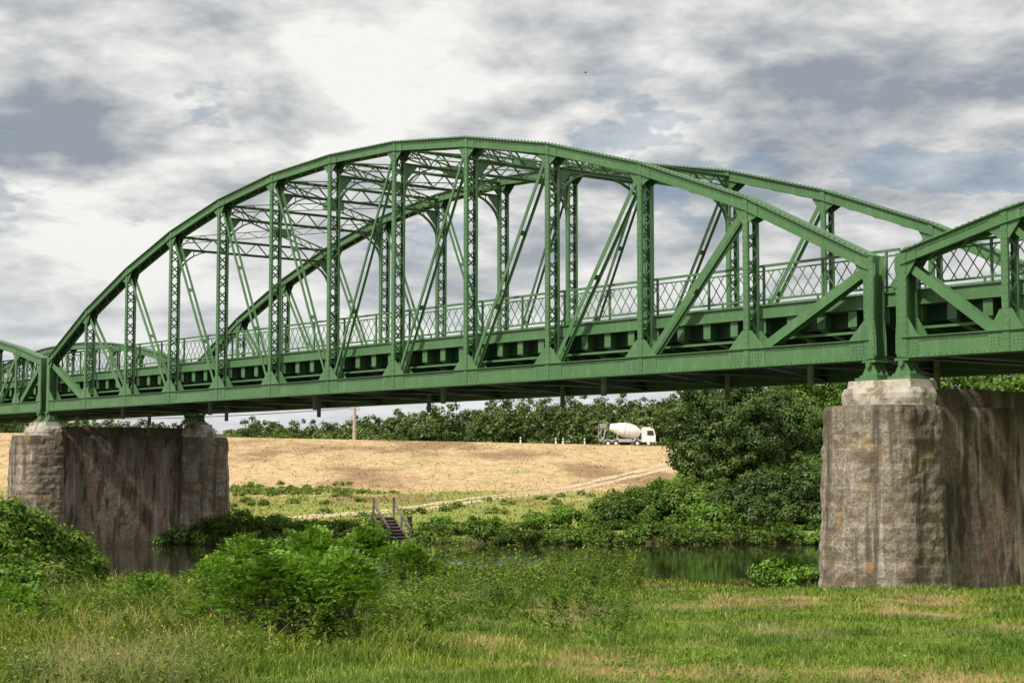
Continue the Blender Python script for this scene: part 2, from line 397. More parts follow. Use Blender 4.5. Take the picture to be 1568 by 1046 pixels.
    for q in range(6):
        tt=.75+q*(W-1.5)/5;sbox(fb,a,b,tt-.012,tt+.012,.92,1.26);sbox(fb,a,b,tt-.09,tt+.09,.895,.918)
    for i in range(n):
        fb.beam(B(S[i],.2,.06),B(S[i+1],W-.2,.06),.13,.02,D);fb.beam(B(S[i],W-.2,.035),B(S[i+1],.2,.035),.13,.02,D)
    fb.obj('floor_beams',[M['steel_shaded']],root)
    dk=MB();sbox(dk,a-.4,b+.4,.40,W-.40,1.27,1.5,0);sbox(dk,a-.4,b+.4,1.1,W-1.1,1.504,1.56,1)
    sbox(dk,a-.4,b+.4,.41,1.05,1.504,1.62,0);sbox(dk,a-.4,b+.4,W-1.05,W-.41,1.504,1.62,0)
    dk.obj('deck_slab',[M['deck'],M['asph']],root)
    fa=MB()
    for tc,o in((.36,-1),(W-.36,1)):
        sbox(fa,a-.42,b+.42,tc-.012,tc+.012,1.30,1.60);
        lo_,hi_=sorted((tc,tc+o*.07));sbox(fa,a-.42,b+.42,lo_,hi_,1.602,1.622);sbox(fa,a-.42,b+.42,lo_,hi_,1.278,1.298)
        cnt=int((b-a)/(.98))
        for q in range(cnt+1):
            s=a+(b-a)*q/cnt
            e=sorted((tc-o*.02,tc-o*.05));sbox(fa,s-.13,s+.13,e[0],e[1],.88,1.262)
            c0=tc-o*.055;c1=tc-o*.9
            fa.add([B(s-.01,c0,1.25),B(s-.01,c0,.86),B(s-.01,c1,.66),B(s-.01,c1,1.25),B(s+.01,c0,1.25),B(s+.01,c0,.86),B(s+.01,c1,.66),B(s+.01,c1,1.25)],
                   [(0,1,2,3),(7,6,5,4),(0,4,5,1),(1,5,6,2),(2,6,7,3),(3,7,4,0)])
            fa.beam(B(s,c0,.85),B(s,c1,.65),.2,.02,D)
        sbox(fa,a,b,tc-.03,tc+.03,.70,.76)
    fa.obj('deck_fascia',[M['steel']],root)
    rl=MB()
    for tc in(.47,W-.47):
        sbox(rl,a-.4,b+.4,tc-.035,tc+.035,2.62,2.68);sbox(rl,a-.4,b+.4,tc-.02,tc+.02,2.50,2.535);sbox(rl,a-.4,b+.4,tc-.02,tc+.02,1.75,1.785)
        cnt=int((b-a)/2)
        for q in range(cnt+1):
            s=a+(b-a)*q/cnt;sbox(rl,s-.025,s+.025,tc-.028,tc+.028,1.6,2.618)
        p=.36;run=.54;q=a-.3
        while q<b-.3:
            rl.beam(B(q,tc-.008,1.785),B(q+run,tc-.008,2.5),.026,.01,D)
            rl.beam(B(q+run,tc+.008,1.785),B(q,tc+.008,2.5),.026,.01,D);q+=p
    rl.obj('railing',[M['steel']],root)
    if struts:
        sb=MB()
        for i in struts:
            s=S[i];hi=H[i]-.2;lo=hi-.5;t0,t1=.2,W-.2
            for z in(hi,lo):
                sb.beam(B(s,t0,z),B(s,t1,z),.18,.025,D);sb.beam(B(s,t0,z-.04),B(s,t1,z-.04),.02,.08,D)
            m_=14
            for q in range(m_):
                ta=t0+(t1-t0)*q/m_;tb=t0+(t1-t0)*(q+1)/m_
                z0,z1=(hi,lo) if q%2 else(lo,hi);sb.beam(B(s,ta,z0),B(s,tb,z1),.08,.02,D)
            for (tt,dr) in((t0,1),(t1,-1)):
                arc=[(tt+dr*(1.7*(1-math.cos(k/7*math.pi/2))),lo-1.15+1.15*math.sin(k/7*math.pi/2)) for k in range(8)]
                for k in range(7):
                    sb.beam(B(s,*arc[k]),B(s,*arc[k+1]),.14,.04,D)
                for k in(2,4,6): sb.beam(B(s,*arc[k]),B(s,arc[k][0],lo) if k>3 else B(s,tt,arc[k][1]+.1),.05,.014,D)
                P=[B(s-.006,tt,lo-.02),B(s-.006,tt+dr*.6,lo-.02),B(s-.006,tt,lo-.7)]
                P+=[q+D*.012 for q in P];sb.add(P,[(0,1,2),(5,4,3),(0,3,4,1),(1,4,5,2),(2,5,3,0)])
        for i in struts[:-1]:
            for (ta,tb) in((.2,W-.2),(W-.2,.2)):
                A=B(S[i],ta,H[i]-.24);Bb=B(S[i+1],tb,H[i+1]-.24);dz=UP*-.26
                sb.beam(A,Bb,.10,.025,D);sb.beam(A+dz,Bb+dz,.10,.025,D)
                m_=18
                for q in range(m_):
                    u0,u1=q/m_,(q+1)/m_;x0=A+(Bb-A)*u0;x1=A+(Bb-A)*u1
                    if q%2: x0=x0+dz
                    else: x1=x1+dz
                    sb.beam(x0,x1,.05,.014,D)
            c=B((S[i]+S[i+1])/2,W/2,(H[i]+H[i+1])/2-.37)
            sb.beam(c-NV*.35,c+NV*.35,.45,.30,D)
        sb.obj('top_bracing',[M['steel']],root)
    bb=MB()
    for s in(S[0],S[-1]):
        for tc in(0,W):
            sbox(bb,s-.34,s+.34,tc-.34,tc+.34,-.5,-.42);sbox(bb,s-.26,s+.26,tc-.26,tc+.26,-.419,-.36)
            for e in(-.18,0,.18):
                vs=[B(s-.24,tc+e-.02,-.36),B(s+.24,tc+e-.02,-.36),B(s+.24,tc+e+.02,-.36),B(s-.24,tc+e+.02,-.36),
                    B(s-.10,tc+e-.02,-.12),B(s+.10,tc+e-.02,-.12),B(s+.10,tc+e+.02,-.12),B(s-.10,tc+e+.02,-.12)]
                bb.hexa(vs)
            bb.tube([B(s,tc-.28,-.12),B(s,tc+.28,-.12)],[.07,.07],10)
            sbox(bb,s-.2,s+.2,tc-.24,tc+.24,-.06,-.001)
    bb.obj('bearings',[M['steel']],root)
    dp=MB()
    for i in range(1,n,2 if not light else 3):
        for tt,ln in((1.2,.45),(W-1.2,.45)):
            s=S[i]-.9
            dp.tube([B(s,tt,1.2),B(s,tt,-ln)],[.085,.085],10)
    dp.obj('drain_pipes',[M['pipe']],root,True)
    return root
Hm=[2.5,4.4,5.86,7.0,7.8,8.25,8.38,8.25,7.8,7.0,5.86,4.4,2.5]
span('truss_bridge',0,4.0,Hm,tuple(range(3,10)))
Hs=[2.5,3.15,3.65,4.0,4.2,4.27,4.2,4.0,3.65,3.15,2.5]
span('approach_span_bridge',-.97,-2.85,Hs,(),True)
span('approach_span_bridge',48.97,2.85,Hs,(),True)
# ------------------------------------------------------------------ piers
def pier(sc,zb,seed):
    root=empty('bridge_pier')
    def outline(he,hw,tf,sag,tin,tin2):
        def line(a,b,mi):
            n=max(1,int(math.dist(a,b)/.13));return[((a[0]+(b[0]-a[0])*k/n,a[1]+(b[1]-a[1])*k/n),mi) for k in range(1,n+1)]
        A=np.linspace(0,math.pi,32)
        P=[((he*math.cos(a),-tf-sag*math.sin(a)),0) for a in A]
        P+=line((-he,-tf),(-he,tin),0)+line((-he,tin),(-hw,tin),0)+line((-hw,tin),(-hw,W-tin2),1)+line((-hw,W-tin2),(-he,W-tin2),0)+line((-he,W-tin2),(-he,W+tf),0)
        P+=[((-he*math.cos(a),W+tf+sag*math.sin(a)),0) for a in A[1:]]
        P+=line((he,W+tf),(he,W-tin2),0)+line((he,W-tin2),(hw,W-tin2),0)+line((hw,W-tin2),(hw,tin),1)+line((hw,tin),(he,tin),0)+line((he,tin),(he,-tf),0)[:-1]
        return P
    def tier(name,P,z0,z1,batter,mats,dz=.11,rough=1.0):
        n=len(P);xy=np.array([p[0] for p in P]);mi=[p[1] for p in P]
        d=np.roll(xy,-1,0)-np.roll(xy,1,0);d=nrm(d);nor=np.stack([d[:,1],-d[:,0]],1)
        cen=np.where((xy[:,1:2]<W/2),np.array([[0,.6]]),np.array([[0,W-.6]]));flip=np.sum((xy-cen)*nor,axis=1).mean()
        if flip<0:nor=-nor
        seg=np.linalg.norm(np.roll(xy,-1,0)-xy,axis=1);u=np.concatenate([[0],np.cumsum(seg)])
        nz=max(3,int((z1-z0)/dz)+1);V=[];zs=np.linspace(z0,z1,nz)
        for k,z in enumerate(zs):
            off=batter*(z1-z)
            cz=(z/.44)%1.0
            gr=-.014 if (cz<.25) else 0
            if k==nz-1: off-=.05
            if k==nz-2: off-=.012
            for j in range(n):
                p=xy[j];w=B(sc+p[0],p[1],0)
                dd=.05*mnoise.noise(Vector((w.x*1.3,w.y*1.3,z*1.3+seed)))+.04*mnoise.noise(Vector((w.x*4.5,w.y*4.5,z*4.5)))
                o=off+gr*(1-mi[j])+dd*(1-.7*mi[j])
                q=B(sc+p[0]+nor[j,0]*o,p[1]+nor[j,1]*o,0);V.append((q.x,q.y,z))
        F=[];MI=[];UV=[]
        for k in range(nz-1):
            for j in range(n):
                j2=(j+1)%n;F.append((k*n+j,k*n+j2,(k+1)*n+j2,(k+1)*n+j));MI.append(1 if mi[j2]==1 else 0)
                UV+=[(u[j]+seed,zs[k]),(u[j+1]+seed,zs[k]),(u[j+1]+seed,zs[k+1]),(u[j]+seed,zs[k+1])]
        F.append(tuple((nz-1)*n+j for j in range(n)));MI.append(0)
        UV+=[(xy[j][0]+seed,xy[j][1]) for j in range(n)]
        me=bpy.data.meshes.new(name);me.from_pydata(V,[],F)
        for q in mats: me.materials.append(q)
        me.polygons.foreach_set('material_index',MI);l=me.uv_layers.new(name='UVMap');l.data.foreach_set('uv',np.array(UV,dtype=np.float32).ravel())
        me.update();link(bpy.data.objects.new(name,me),root)
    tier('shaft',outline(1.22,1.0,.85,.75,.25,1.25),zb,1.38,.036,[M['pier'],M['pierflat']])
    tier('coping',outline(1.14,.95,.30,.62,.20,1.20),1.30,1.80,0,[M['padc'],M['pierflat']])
    mb=MB()
    for tc in(0,W):
        a=.95;b=.5
        lo=[B(sc+x*a,tc+y*b,1.76-2.49) for x,y in((1,-1),(-1,-1),(-1,1),(1,1))]
        hi=[B(sc+x*a*.96,tc+y*b*.93,1.99-2.49) for x,y in((1,-1),(-1,-1),(-1,1),(1,1))]
        mb.hexa(lo+hi)
    mb.obj('bearing_pads',[M['padc']],root)
pier(-.485,-3.6,3.3);pier(48.485,-5.2,17.1);pier(-.97-28.5-.5,-3.6,31.0);pier(48.97+28.5+.5,-3.9,41.0)
# ------------------------------------------------------------------ vegetation
def blades(name,x,y,h,w,mat,lean=.45):
    n=len(x);z=g(x,y)-.02;a=rng.uniform(0,math.pi*2,n);f=np.stack([np.cos(a),np.sin(a),a*0],1)
    b=rng.uniform(0,math.pi*2,n);l=np.stack([np.cos(b),np.sin(b),b*0],1)*(rng.uniform(.1,1,n)*lean*h)[:,None]
    base=np.stack([x,y,z],1);up=np.array([0,0,1.0])
    mid=base+up*(h*.55)[:,None]+l*.3;tip=base+up*(h*rng.uniform(.75,1,n))[:,None]+l
    W_=(w/2)[:,None]
    V=np.stack([base-f*W_,base+f*W_,mid+f*W_*.8,mid-f*W_*.8,tip+f*W_*.12,tip-f*W_*.12],1).reshape(-1,3)
    i=np.arange(n)[:,None]*6;F=np.concatenate([i+np.array([[0,1,2,3]]),i+np.array([[3,2,4,5]])],1).reshape(-1,4)
    return quads_obj(name,V,F,mat)
def sample(n,y0,y1,k=.42,extra=3):
    y=y0*np.exp(rng.uniform(0,1,n)*math.log(y1/y0));x=rng.uniform(-1,1,n)*(k*y*.9+extra);return x,y
def weedmask(x,y):
    xb=-1.6+(y-22.6)*.223+.8*np.sin(y*.6)+.5*np.sin(x*1.3+y);return sm(-1,2,xb-x)
x,y=sample(200000,15,54,.38,2)
ns=np.sin(x*1.7+np.sin(y*1.1)*2)*np.cos(y*1.3+np.sin(x*.9)*2)
wm=weedmask(x,y)*(1-.6*sm(40,46,y))
h=(.10+.05*ns)+wm*(.22+.15*ns)
h*=rng.uniform(.5,1.35,len(x));h=np.maximum(h,.05)
w=.011*(y/18)*rng.uniform(.7,1.5,len(x))+wm*.004
blades('foreground_grass',x,y,h,w,M['grass'],.75)
n=50000;y=85*np.exp(rng.uniform(0,1,n)*math.log(255/85));x=rng.uniform(-1,1,n)*(.36*y+8)
blades('field_grass',x,y,.08+.2*rng.uniform(0,1,n)**2,.05+.0006*y*rng.uniform(.5,1.5,n),M['fgrass'],.9)
def weeds(name,px,py,ph,nl,ls,mat,spread=.16,asp=.4):
    n=len(px);k=np.repeat(np.arange(n),nl);m_=len(k);u=rng.uniform(.1,1,m_);a=rng.uniform(0,2*math.pi,m_)
    lx=rng.normal(0,.12,n);ly=rng.normal(0,.12,n)
    r=spread*ph[k]*(1.15-u*.8)*rng.uniform(.5,1.3,m_)
    C=np.stack([px[k]+lx[k]*u*ph[k]+np.cos(a)*r,py[k]+ly[k]*u*ph[k]+np.sin(a)*r,g(px,py)[k]+u*ph[k]],1)
    T=np.stack([np.cos(a),np.sin(a),rng.uniform(-.2,.7,m_)],1);Nn=np.stack([-np.cos(a)*.4,-np.sin(a)*.4,np.ones(m_)],1)+rdir(m_)*.4
    return leaf_obj(name,C,Nn,ls*rng.uniform(.6,1.3,m_)*(1.2-.5*u),mat,asp,T)
def P2(px,Y): return (px-784)/2600*Y
n=3400;x,y=sample(n,24,54,.36,1)
pxx=784+x/y*2600
low=sm(930,980,pxx)*(1-sm(1130,1180,pxx))*sm(41,46,y)
lowL=sm(120,165,pxx)*(1-sm(290,320,pxx))*sm(34,39,y)
keep=(weedmask(x,y)*.9+.7*sm(45,50,y)>rng.uniform(.25,1.1,n))&(rng.uniform(0,1,n)>np.maximum(low*.9,lowL))
x,y,low=x[keep],y[keep],low[keep]
weeds('riverbank_weeds',x,y,rng.uniform(.25,.68,len(x)),42,.12,M['leaf_weed'])
n=200;x=P2(rng.uniform(610,970,n),43);y=rng.uniform(36,47,n);weeds('tall_weeds',x,y,rng.uniform(.6,1.3,n),60,.12,M['leaf_weed'],.13)
n=160;y=rng.uniform(26,38,n);x=P2(rng.uniform(600,960,n),1)*y;weeds('tall_weeds',x,y,rng.uniform(.35,.85,n),60,.10,M['leaf_mid'],.22)
n=1700;x,y=sample(n,17,38,.36,1);keep=weedmask(x,y)>.4;x,y=x[keep],y[keep]
weeds('meadow_weeds',x,y,rng.uniform(.22,.62,len(x)),36,.085,M['leaf_weed'],.25)
n=1300;x,y=sample(n,16,42,.38,1);keep=np.sin(x*.8+2)*np.cos(y*.5)>-.2;x,y=x[keep],y[keep]
weeds('lawn_clover',x,y,rng.uniform(.08,.17,len(x)),22,.05,M['leaf_bright'],1.0,.8)
M['yellow']=simple('yellow_petals',(.55,.38,.04),.7,.2)
n=50;cx=rng.choice(np.array([-4.6,-4.2,-6.5,-5.6]),n);cy=rng.choice(np.array([20.5,22,23.5,21]),n)
x=cx+rng.normal(0,.3,n);y=cy+rng.normal(0,.5,n)
C=np.stack([x,y,g(x,y)+rng.uniform(.3,.5,n)],1);leaf_obj('yellow_wildflowers',C,rdir(n)*.5+np.array([0,-.5,.8]),rng.uniform(.018,.030,n),M['yellow'],.9)
def frond_bush(name,cx,cy,R,Hh,nf,fl,mat):
    root=empty(name);z0=gz(cx,cy);st=MB();Cs=[];Ns=[];Ts=[];Sz=[]
    for q in range(nf):
        a=rng.uniform(0,2*math.pi);e=rng.uniform(0,1)**.6*math.pi/2
        rad=rng.uniform(.4,1)**.5
        lump=1+.22*math.sin(a*3+cx)+.12*math.sin(a*7)
        hl=1+.2*math.sin(a*4+cy)*math.cos(e)+.1*math.sin(a*9)
        p=np.array([cx+R*lump*rad*math.cos(a)*math.cos(e)*1.0,cy+R*lump*rad*math.sin(a)*math.cos(e),z0+.08+Hh*(.08+.74*rad*math.sin(e)*hl)])
        out=np.array([math.cos(a)*math.cos(e),math.sin(a)*math.cos(e),math.sin(e)*.5+.1]);out+=rng.normal(0,.35,3);out/=np.linalg.norm(out)
        side=np.cross(out,[0,0,1]);side/=np.linalg.norm(side)+1e-6;nr=np.cross(side,out)
        np_=8
        if q%6==0: st.tube([(cx+rng.normal(0,.15)*R,cy+rng.normal(0,.15)*R,z0),tuple(p)],[.012,.005],4,0,False)
        for k in range(np_):
            u=(k+.5)/np_;c=p+out*fl*u-np.array([0,0,.35*fl*u*u])
            ls=fl*.36*(1-.45*abs(u-.35))
            for sd in(-1,1):
                d=side*sd+out*.45-np.array([0,0,.25]);Cs.append(c+d*ls*.5);Ts.append(d);Ns.append(nr+rng.normal(0,.25,3));Sz.append(ls)
    st.obj('stems',[M['bark']],root)
    leaf_obj('foliage',np.array(Cs),np.array(Ns),np.array(Sz),mat,.38,np.array(Ts),root)
LB=M['leaf_bright']
frond_bush('sumac_bush',P2(420,23.3),23.3,.85,1.3,560,.28,LB)
frond_bush('sumac_bush',P2(525,24),24,.72,1.35,400,.27,LB)
frond_bush('sumac_bush',P2(350,24.5),24.5,.6,.95,260,.25,LB)
frond_bush('sumac_bush',P2(470,26),26,.8,1.25,300,.26,LB)
frond_bush('sumac_bush',P2(380,38),38,1.0,1.25,420,.34,LB)
frond_bush('sumac_bush',P2(480,40),40,1.2,1.45,460,.34,LB)
frond_bush('sumac_bush',P2(565,42),42,1.1,1.6,400,.34,LB)
frond_bush('sumac_bush',P2(625,38),38,.9,1.0,280,.3,LB)
frond_bush('sumac_bush',P2(335,35),35,.6,.8,200,.32,LB)
frond_bush('sumac_bush',P2(30,26),26,.7,.6,220,.28,LB)
frond_bush('sumac_bush',P2(230,30),30,.5,.5,140,.28,LB)
def bush(name,cx,cy,R,Hh,nc,per,ls,mat,cr=.35):
    z=gz(cx,cy);root=empty(name)
    C,Nn,cc=crown_pts((cx,cy,z+Hh*.42),(R,R*.8,Hh*.58),nc,cr,per,.55,-.55)
    k=C[:,2]>np.maximum(g(C[:,0],C[:,1]),WATER)-.02
    C,Nn=C[k],Nn[k]
    leaf_obj('foliage',C,Nn,ls*rng.uniform(.6,1.3,len(C)),mat,.5,None,root)
    st=MB()
    for q in cc[:14]: st.tube([(cx+random.uniform(-.2,.2)*R,cy,z-.1),((cx+q[0])/2+random.uniform(-.1,.1),(cy+q[1])/2,(z+q[2])/2+.1),tuple(q)],[.035,.02,.008],5,0,False)
    st.obj('stems',[M['bark']],root)
for (px,Y,R,Hh,mt) in((20,36,1.4,1.9,'leaf_mid'),(80,37,1.0,1.4,'leaf_mid'),(130,39,.6,1.0,'leaf_mid'),(-60,35,1.8,2.1,'leaf_mid'),(-10,31,.9,1.0,'leaf_bright'),(70,34,.8,.7,'leaf_weed')):
    bush('riverside_shrub',P2(px,Y),Y,R,Hh,int(75*R*R),120,.12,M[mt],.28)
for (px,Y,R,Hh,mt) in((650,47,.8,.9,'leaf_weed'),(700,42,.9,.65,'leaf_mid'),(760,46,.8,.8,'leaf_weed'),(830,44,.9,.85,'leaf_weed'),(880,43,.8,.65,'leaf_mid'),(930,42,.6,.4,'leaf_weed'),(1195,49,1.0,1.05,'leaf_bright'),(1235,46,.7,.9,'leaf_bright')):
    bush('riverside_shrub',P2(px,Y),Y,R,Hh,int(50*R*R)+6,100,.11,M[mt],.22)
def bushmass(name,specs,ls,mat,per=60,cd=18,cr=.5):
    Cs=[];Ns=[]
    for cx,cy,R,Hh in specs:
        z=max(gz(cx,cy),WATER);C,Nn,_=crown_pts((cx,cy,z+Hh*.4),(R,R*.8,Hh*.6),max(6,int(cd*R*R)),cr,per,.5,-.5);Cs.append(C);Ns.append(Nn)
    C=np.concatenate(Cs);Nn=np.concatenate(Ns);k=C[:,2]>np.maximum(g(C[:,0],C[:,1]),WATER)-.02;C,Nn=C[k],Nn[k]
    return leaf_obj(name,C,Nn,ls*rng.uniform(.6,1.3,len(C)),mat,.55)
sp=[]
for px in range(-60,1500,9):
    if 575<px<640: continue
    Y=81.2+random.uniform(-.8,.8);X=P2(px,Y);sp.append((X,Y,random.uniform(.4,.9),random.uniform(.35,.8)))
    Y=83+random.uniform(-.6,1.2)
    if px%2: sp.append((P2(px,Y),Y,random.uniform(.4,.9),random.uniform(.25,.6)))
bushmass('far_bank_undergrowth',sp,.15,M['leaf_mid'],40,20,.24)
sp=[(P2(px,Y),Y,R,Hh) for px,Y,R,Hh in((675,85,.7,.8),(365,83,.8,1.0),(420,83,1.0,.8),(880,84,1.2,1.1),(740,84,.9,.7),(830,84,.9,.8),(480,83.5,.9,.6))]
bushmass('bank_bushes',sp,.15,LB,60,26,.28)
sp=[]
for q in range(70):
    px=random.triangular(350,640,370);Y=random.gauss(170,9);sp.append((P2(px,Y),Y,random.uniform(.3,1.4),random.uniform(.12,.5)))
for q in range(40):
    px=random.uniform(350,1050);Y=random.gauss(125,18);sp.append((P2(px,Y),Y,random.uniform(.2,.5),random.uniform(.15,.35)))
bushmass('field_undergrowth',sp,.26,M['leaf_weed'],36,4,.3)
for (px,Y,R,Hh,mt) in((950,85,1.6,1.7,'leaf_mid'),(1010,86,2.0,2.2,'leaf_mid'),(1075,86,2.1,2.3,'leaf_mid'),(1140,84,2.0,2.4,'leaf_dark'),(1190,85,2.0,3.0,'leaf_dark'),(1240,84,2.2,3.2,'leaf_dark'),(1290,86,2.5,4.2,'leaf_dark'),(1020,90,1.6,2.6,'leaf_bright'),(1100,83.5,1.4,1.4,'leaf_bright')):
    bush('willow_shrub',P2(px,Y),Y,R,Hh,int(36*R*R),130,.17,M[mt],.42)
def tree(name,cx,cy,Hh,R,nc,per,ls,mat,cr=.8,trunk=.3,low=.28):
    z=gz(cx,cy);root=empty(name);tb=MB()
    C,Nn,cc=crown_pts((cx,cy,z+Hh*(low+(1-low)/2)),(R,R,Hh*(1-low)/2),nc,cr,per,.45,-2)
    tb.tube([(cx,cy,z-.2),(cx+.1,cy,z+Hh*.2),(cx-.1,cy+.1,z+Hh*.45),(cx,cy,z+Hh*.8)],[trunk*1.2,trunk,trunk*.7,trunk*.15],10)
    for q in cc[:26]:
        zz=z+Hh*random.uniform(.2,.55);tb.tube([(cx,cy,zz),((cx+q[0])/2,(cy+q[1])/2,zz*.4+q[2]*.6),tuple(q)],[trunk*.4,trunk*.22,trunk*.06],6,0,False)
    tb.obj('trunk_and_limbs',[M['bark']],root,True)
    leaf_obj('foliage',C,Nn,ls*rng.uniform(.6,1.35,len(C)),mat,.6,None,root)
tree('willow_tree',P2(1108,94),94,8.8,3.0,320,180,.17,M['leaf_dark'],.52,.25,.08)
tree('willow_tree',P2(1185,97),97,7.6,2.8,240,170,.18,M['leaf_dark'],.55,.25,.1)
tree('poplar_tree',P2(1225,112),112,9.9,3.0,220,150,.22,M['leaf_mid'],.6,.25,.15)
tree('poplar_tree',P2(1290,118),118,10.2,3.6,200,120,.26,M['leaf_mid'],.7,.25,.15)
for px,Y,h_ in((1380,110,9.2),(1460,108,9.6),(1530,112,10.2),(1620,108,10)):
    tree('poplar_tree',P2(px,Y),Y,h_,4.0,150,90,.32,M['leaf_mid'],.9,.25,.15)
Cs=[];Ns=[]
def topline(px): return np.interp(px,[-200,0,345,420,540,620,700,850,1040,1300,1800],[618,622,648,638,632,620,609,602,596,590,585])
for row,(Y0,cnt) in enumerate(((322,64),(350,75),(390,85),(435,85))):
    for q in range(cnt):
        px=-330+q*(2250/cnt)+random.uniform(-14,14);Y=Y0+random.uniform(-12,12);X=P2(px,Y)
        ty=topline(px)+random.uniform(-5,9)+(3-row)*random.uniform(4,14)
        top=(713-ty)/2600*Y;R=random.uniform(2.8,5.4);z=gz(X,Y);hh=max(4,top-z)
        if px<-80 or px>1250: nn_,pp=16,20
        else: nn_,pp=38,48
        C,Nn,_=crown_pts((X,Y,z+hh*.5),(R,R*.8,hh*.48),nn_,1.1,pp,.5,-.8);Cs.append(C);Ns.append(Nn)
C=np.concatenate(Cs);Nn=np.concatenate(Ns)
leaf_obj('distant_forest',C,Nn,.58*rng.uniform(.6,1.4,len(C)),M['leaf_forest'],.75)
sp=[(P2(px,296),296,random.uniform(1.2,2.4),random.uniform(1,2.4)) for px in (390,430,600,622,820,1005,1030,355)]
bushmass('dyke_hedge',sp,.4,M['leaf_mid'],70,5,.7)
# ------------------------------------------------------------------ concrete mixer truck
M['white']=simple('white_paint',(.78,.78,.76),.4,.06,2);M['glass']=simple('dark_glass',(.03,.035,.04),.1,.1,1,.6)
M['tyre']=simple('tyre_rubber',(.03,.03,.03),.85,.1);M['grey']=simple('grey_metal',(.42,.42,.42),.5,.2)
TX,TY=P2(960,279),279;TZ=gz(TX,TY)
root=empty('concrete_mixer_truck')
def at(x,y,z): return Vector((TX+x,TY+y,TZ+z))
mb=MB();mb.box(at(-.2,0,1.0),(8.6,1.0,.28));
for x in(-4.0,-1.6,1.2): mb.box(at(x,0,1.35),(.25,1.6,.45))
mb.beam(at(-3.9,0,1.2),at(-3.6,0,2.9),.9,.15,(0,1,0));mb.beam(at(1.7,0,1.2),at(1.6,0,2.3),.9,.3,(0,1,0))
mb.box(at(-.4,-1.15,1.0),(2.2,.1,.5));mb.box(at(-.4,1.15,1.0),(2.2,.1,.5));mb.obj('chassis',[M['grey']],root)
for i,x in enumerate((-3.2,-1.9,1.6,3.4)):
    wb=MB()
    for sd in(-1,1):
        wb.tube([at(x,sd*.85,.52),at(x,sd*1.2,.52)],[.52,.52],20,0);wb.tube([at(x,sd*1.19,.52),at(x,sd*1.23,.52)],[.27,.22],14,1)
        arc=[at(x+.64*math.cos(a),sd*1.0,.55+.64*math.sin(a)) for a in np.linspace(.2,math.pi-.2,7)]
        for k in range(6): wb.beam(arc[k],arc[k+1],.45,.03,(0,1,0),1)
    wb.obj('wheels_%d'%(i+1),[M['tyre'],M['white']],root)
ax0=at(2.15,0,2.15);axd=Vector((-1,0,.22)).normalized()
prof=[(0,.35),(.25,.75),(1.0,1.12),(1.9,1.24),(2.6,1.22),(3.6,.98),(4.6,.66),(5.1,.52)]
mb=MB();mb.tube([ax0+axd*a for a,_ in prof],[r for _,r in prof],28);
for a in(1.9,2.62): mb.tube([ax0+axd*(a-.04),ax0+axd*(a+.04)],[1.265,1.265],28,1)
mb.obj('drum',[M['white'],M['grey']],root,True)
mb=MB();mb.hexa([at(-4.3,-.35,3.0),at(-3.5,-.35,3.0),at(-3.5,.35,3.0),at(-4.3,.35,3.0),at(-4.6,-.6,3.75),at(-3.3,-.6,3.75),at(-3.3,.6,3.75),at(-4.6,.6,3.75)])
mb.beam(at(-4.1,0,2.7),at(-5.0,0,1.6),.5,.12,(0,1,0));mb.beam(at(-4.3,-.7,.8),at(-4.3,-.7,3.6),.06,.06,(0,1,0));mb.beam(at(-4.7,-.7,.8),at(-4.7,-.7,3.6),.06,.06,(0,1,0))
for k in range(8): mb.beam(at(-4.3,-.7,.95+k*.34),at(-4.7,-.7,.95+k*.34),.04,.04,(0,1,0))
mb.obj('hopper_and_chute',[M['grey']],root)
mb=MB();y0=1.22
pf=[(2.35,.75),(4.55,.75),(4.6,1.75),(4.3,2.85),(4.0,3.02),(2.35,3.0)]
n=len(pf);vs=[at(a,-y0,b) for a,b in pf]+[at(a,y0,b) for a,b in pf]
mb.add(vs,[tuple(range(n)),tuple(range(2*n-1,n-1,-1))]+[(i,n+i,n+(i+1)%n,(i+1)%n) for i in range(n)])
mb.box(at(3.2,0,3.1),(1.2,1.9,.15))
for sd in(-1,1):
    P=[(3.2,1.8),(4.35,1.8),(4.15,2.6),(3.2,2.6)];yy=sd*(y0+.012);mb.add([at(a,yy,b) for a,b in P],[(0,1,2,3)],1)
    mb.box(at(4.65,sd*1.35,2.2),(.12,.2,.55),1)
mb.add([at(4.60,-1.05,1.85),at(4.60,1.05,1.85),at(4.335,1.05,2.78),at(4.335,-1.05,2.78)],[(0,1,2,3)],1)
mb.box(at(4.6,0,.7),(.16,2.4,.35),2)
mb.obj('cab',[M['white'],M['glass'],M['grey']],root)
X,Y=P2(543,256),256;z=gz(X,Y);root=empty('utility_pole');mb=MB()
mb.tube([(X,Y,z-.3),(X,Y,z+4.9)],[.3,.22],10);mb.box((X,Y,z+4.5),(1.6,.12,.14))
for dx in(-.7,0,.7): mb.tube([(X+dx,Y,z+4.56),(X+dx,Y,z+4.85)],[.05,.04],6)
mb.obj('pole',[simple('pole_wood',(.42,.36,.28),.9,.2)],root)
mb=MB();A=Vector((X,Y,z+4.85));E=Vector((X-60,Y+25,gz(X,Y)+4))
for dx in(-.7,.7):
    ps=[A+Vector((dx,0,0))+(E-A)*(k/14)-UP*(3.2*(k/14)*(1-k/14)) for k in range(15)];mb.tube(ps,[.03]*15,4)
mb.obj('wires',[M['tyre']],root)
for px,Y in((851,262),(862,263),(895,262),(797,262)):
    X=P2(px,Y);z=gz(X,Y);mb=MB()
    mb.tube([(X,Y,z-.1),(X,Y,z+.8),(X,Y,z+.95)],[.13,.12,.03],8,0);mb.box((X,Y,z+.62),(.27,.27,.12),1)
    mb.obj('marker_post',[M['white'],M['tyre']])
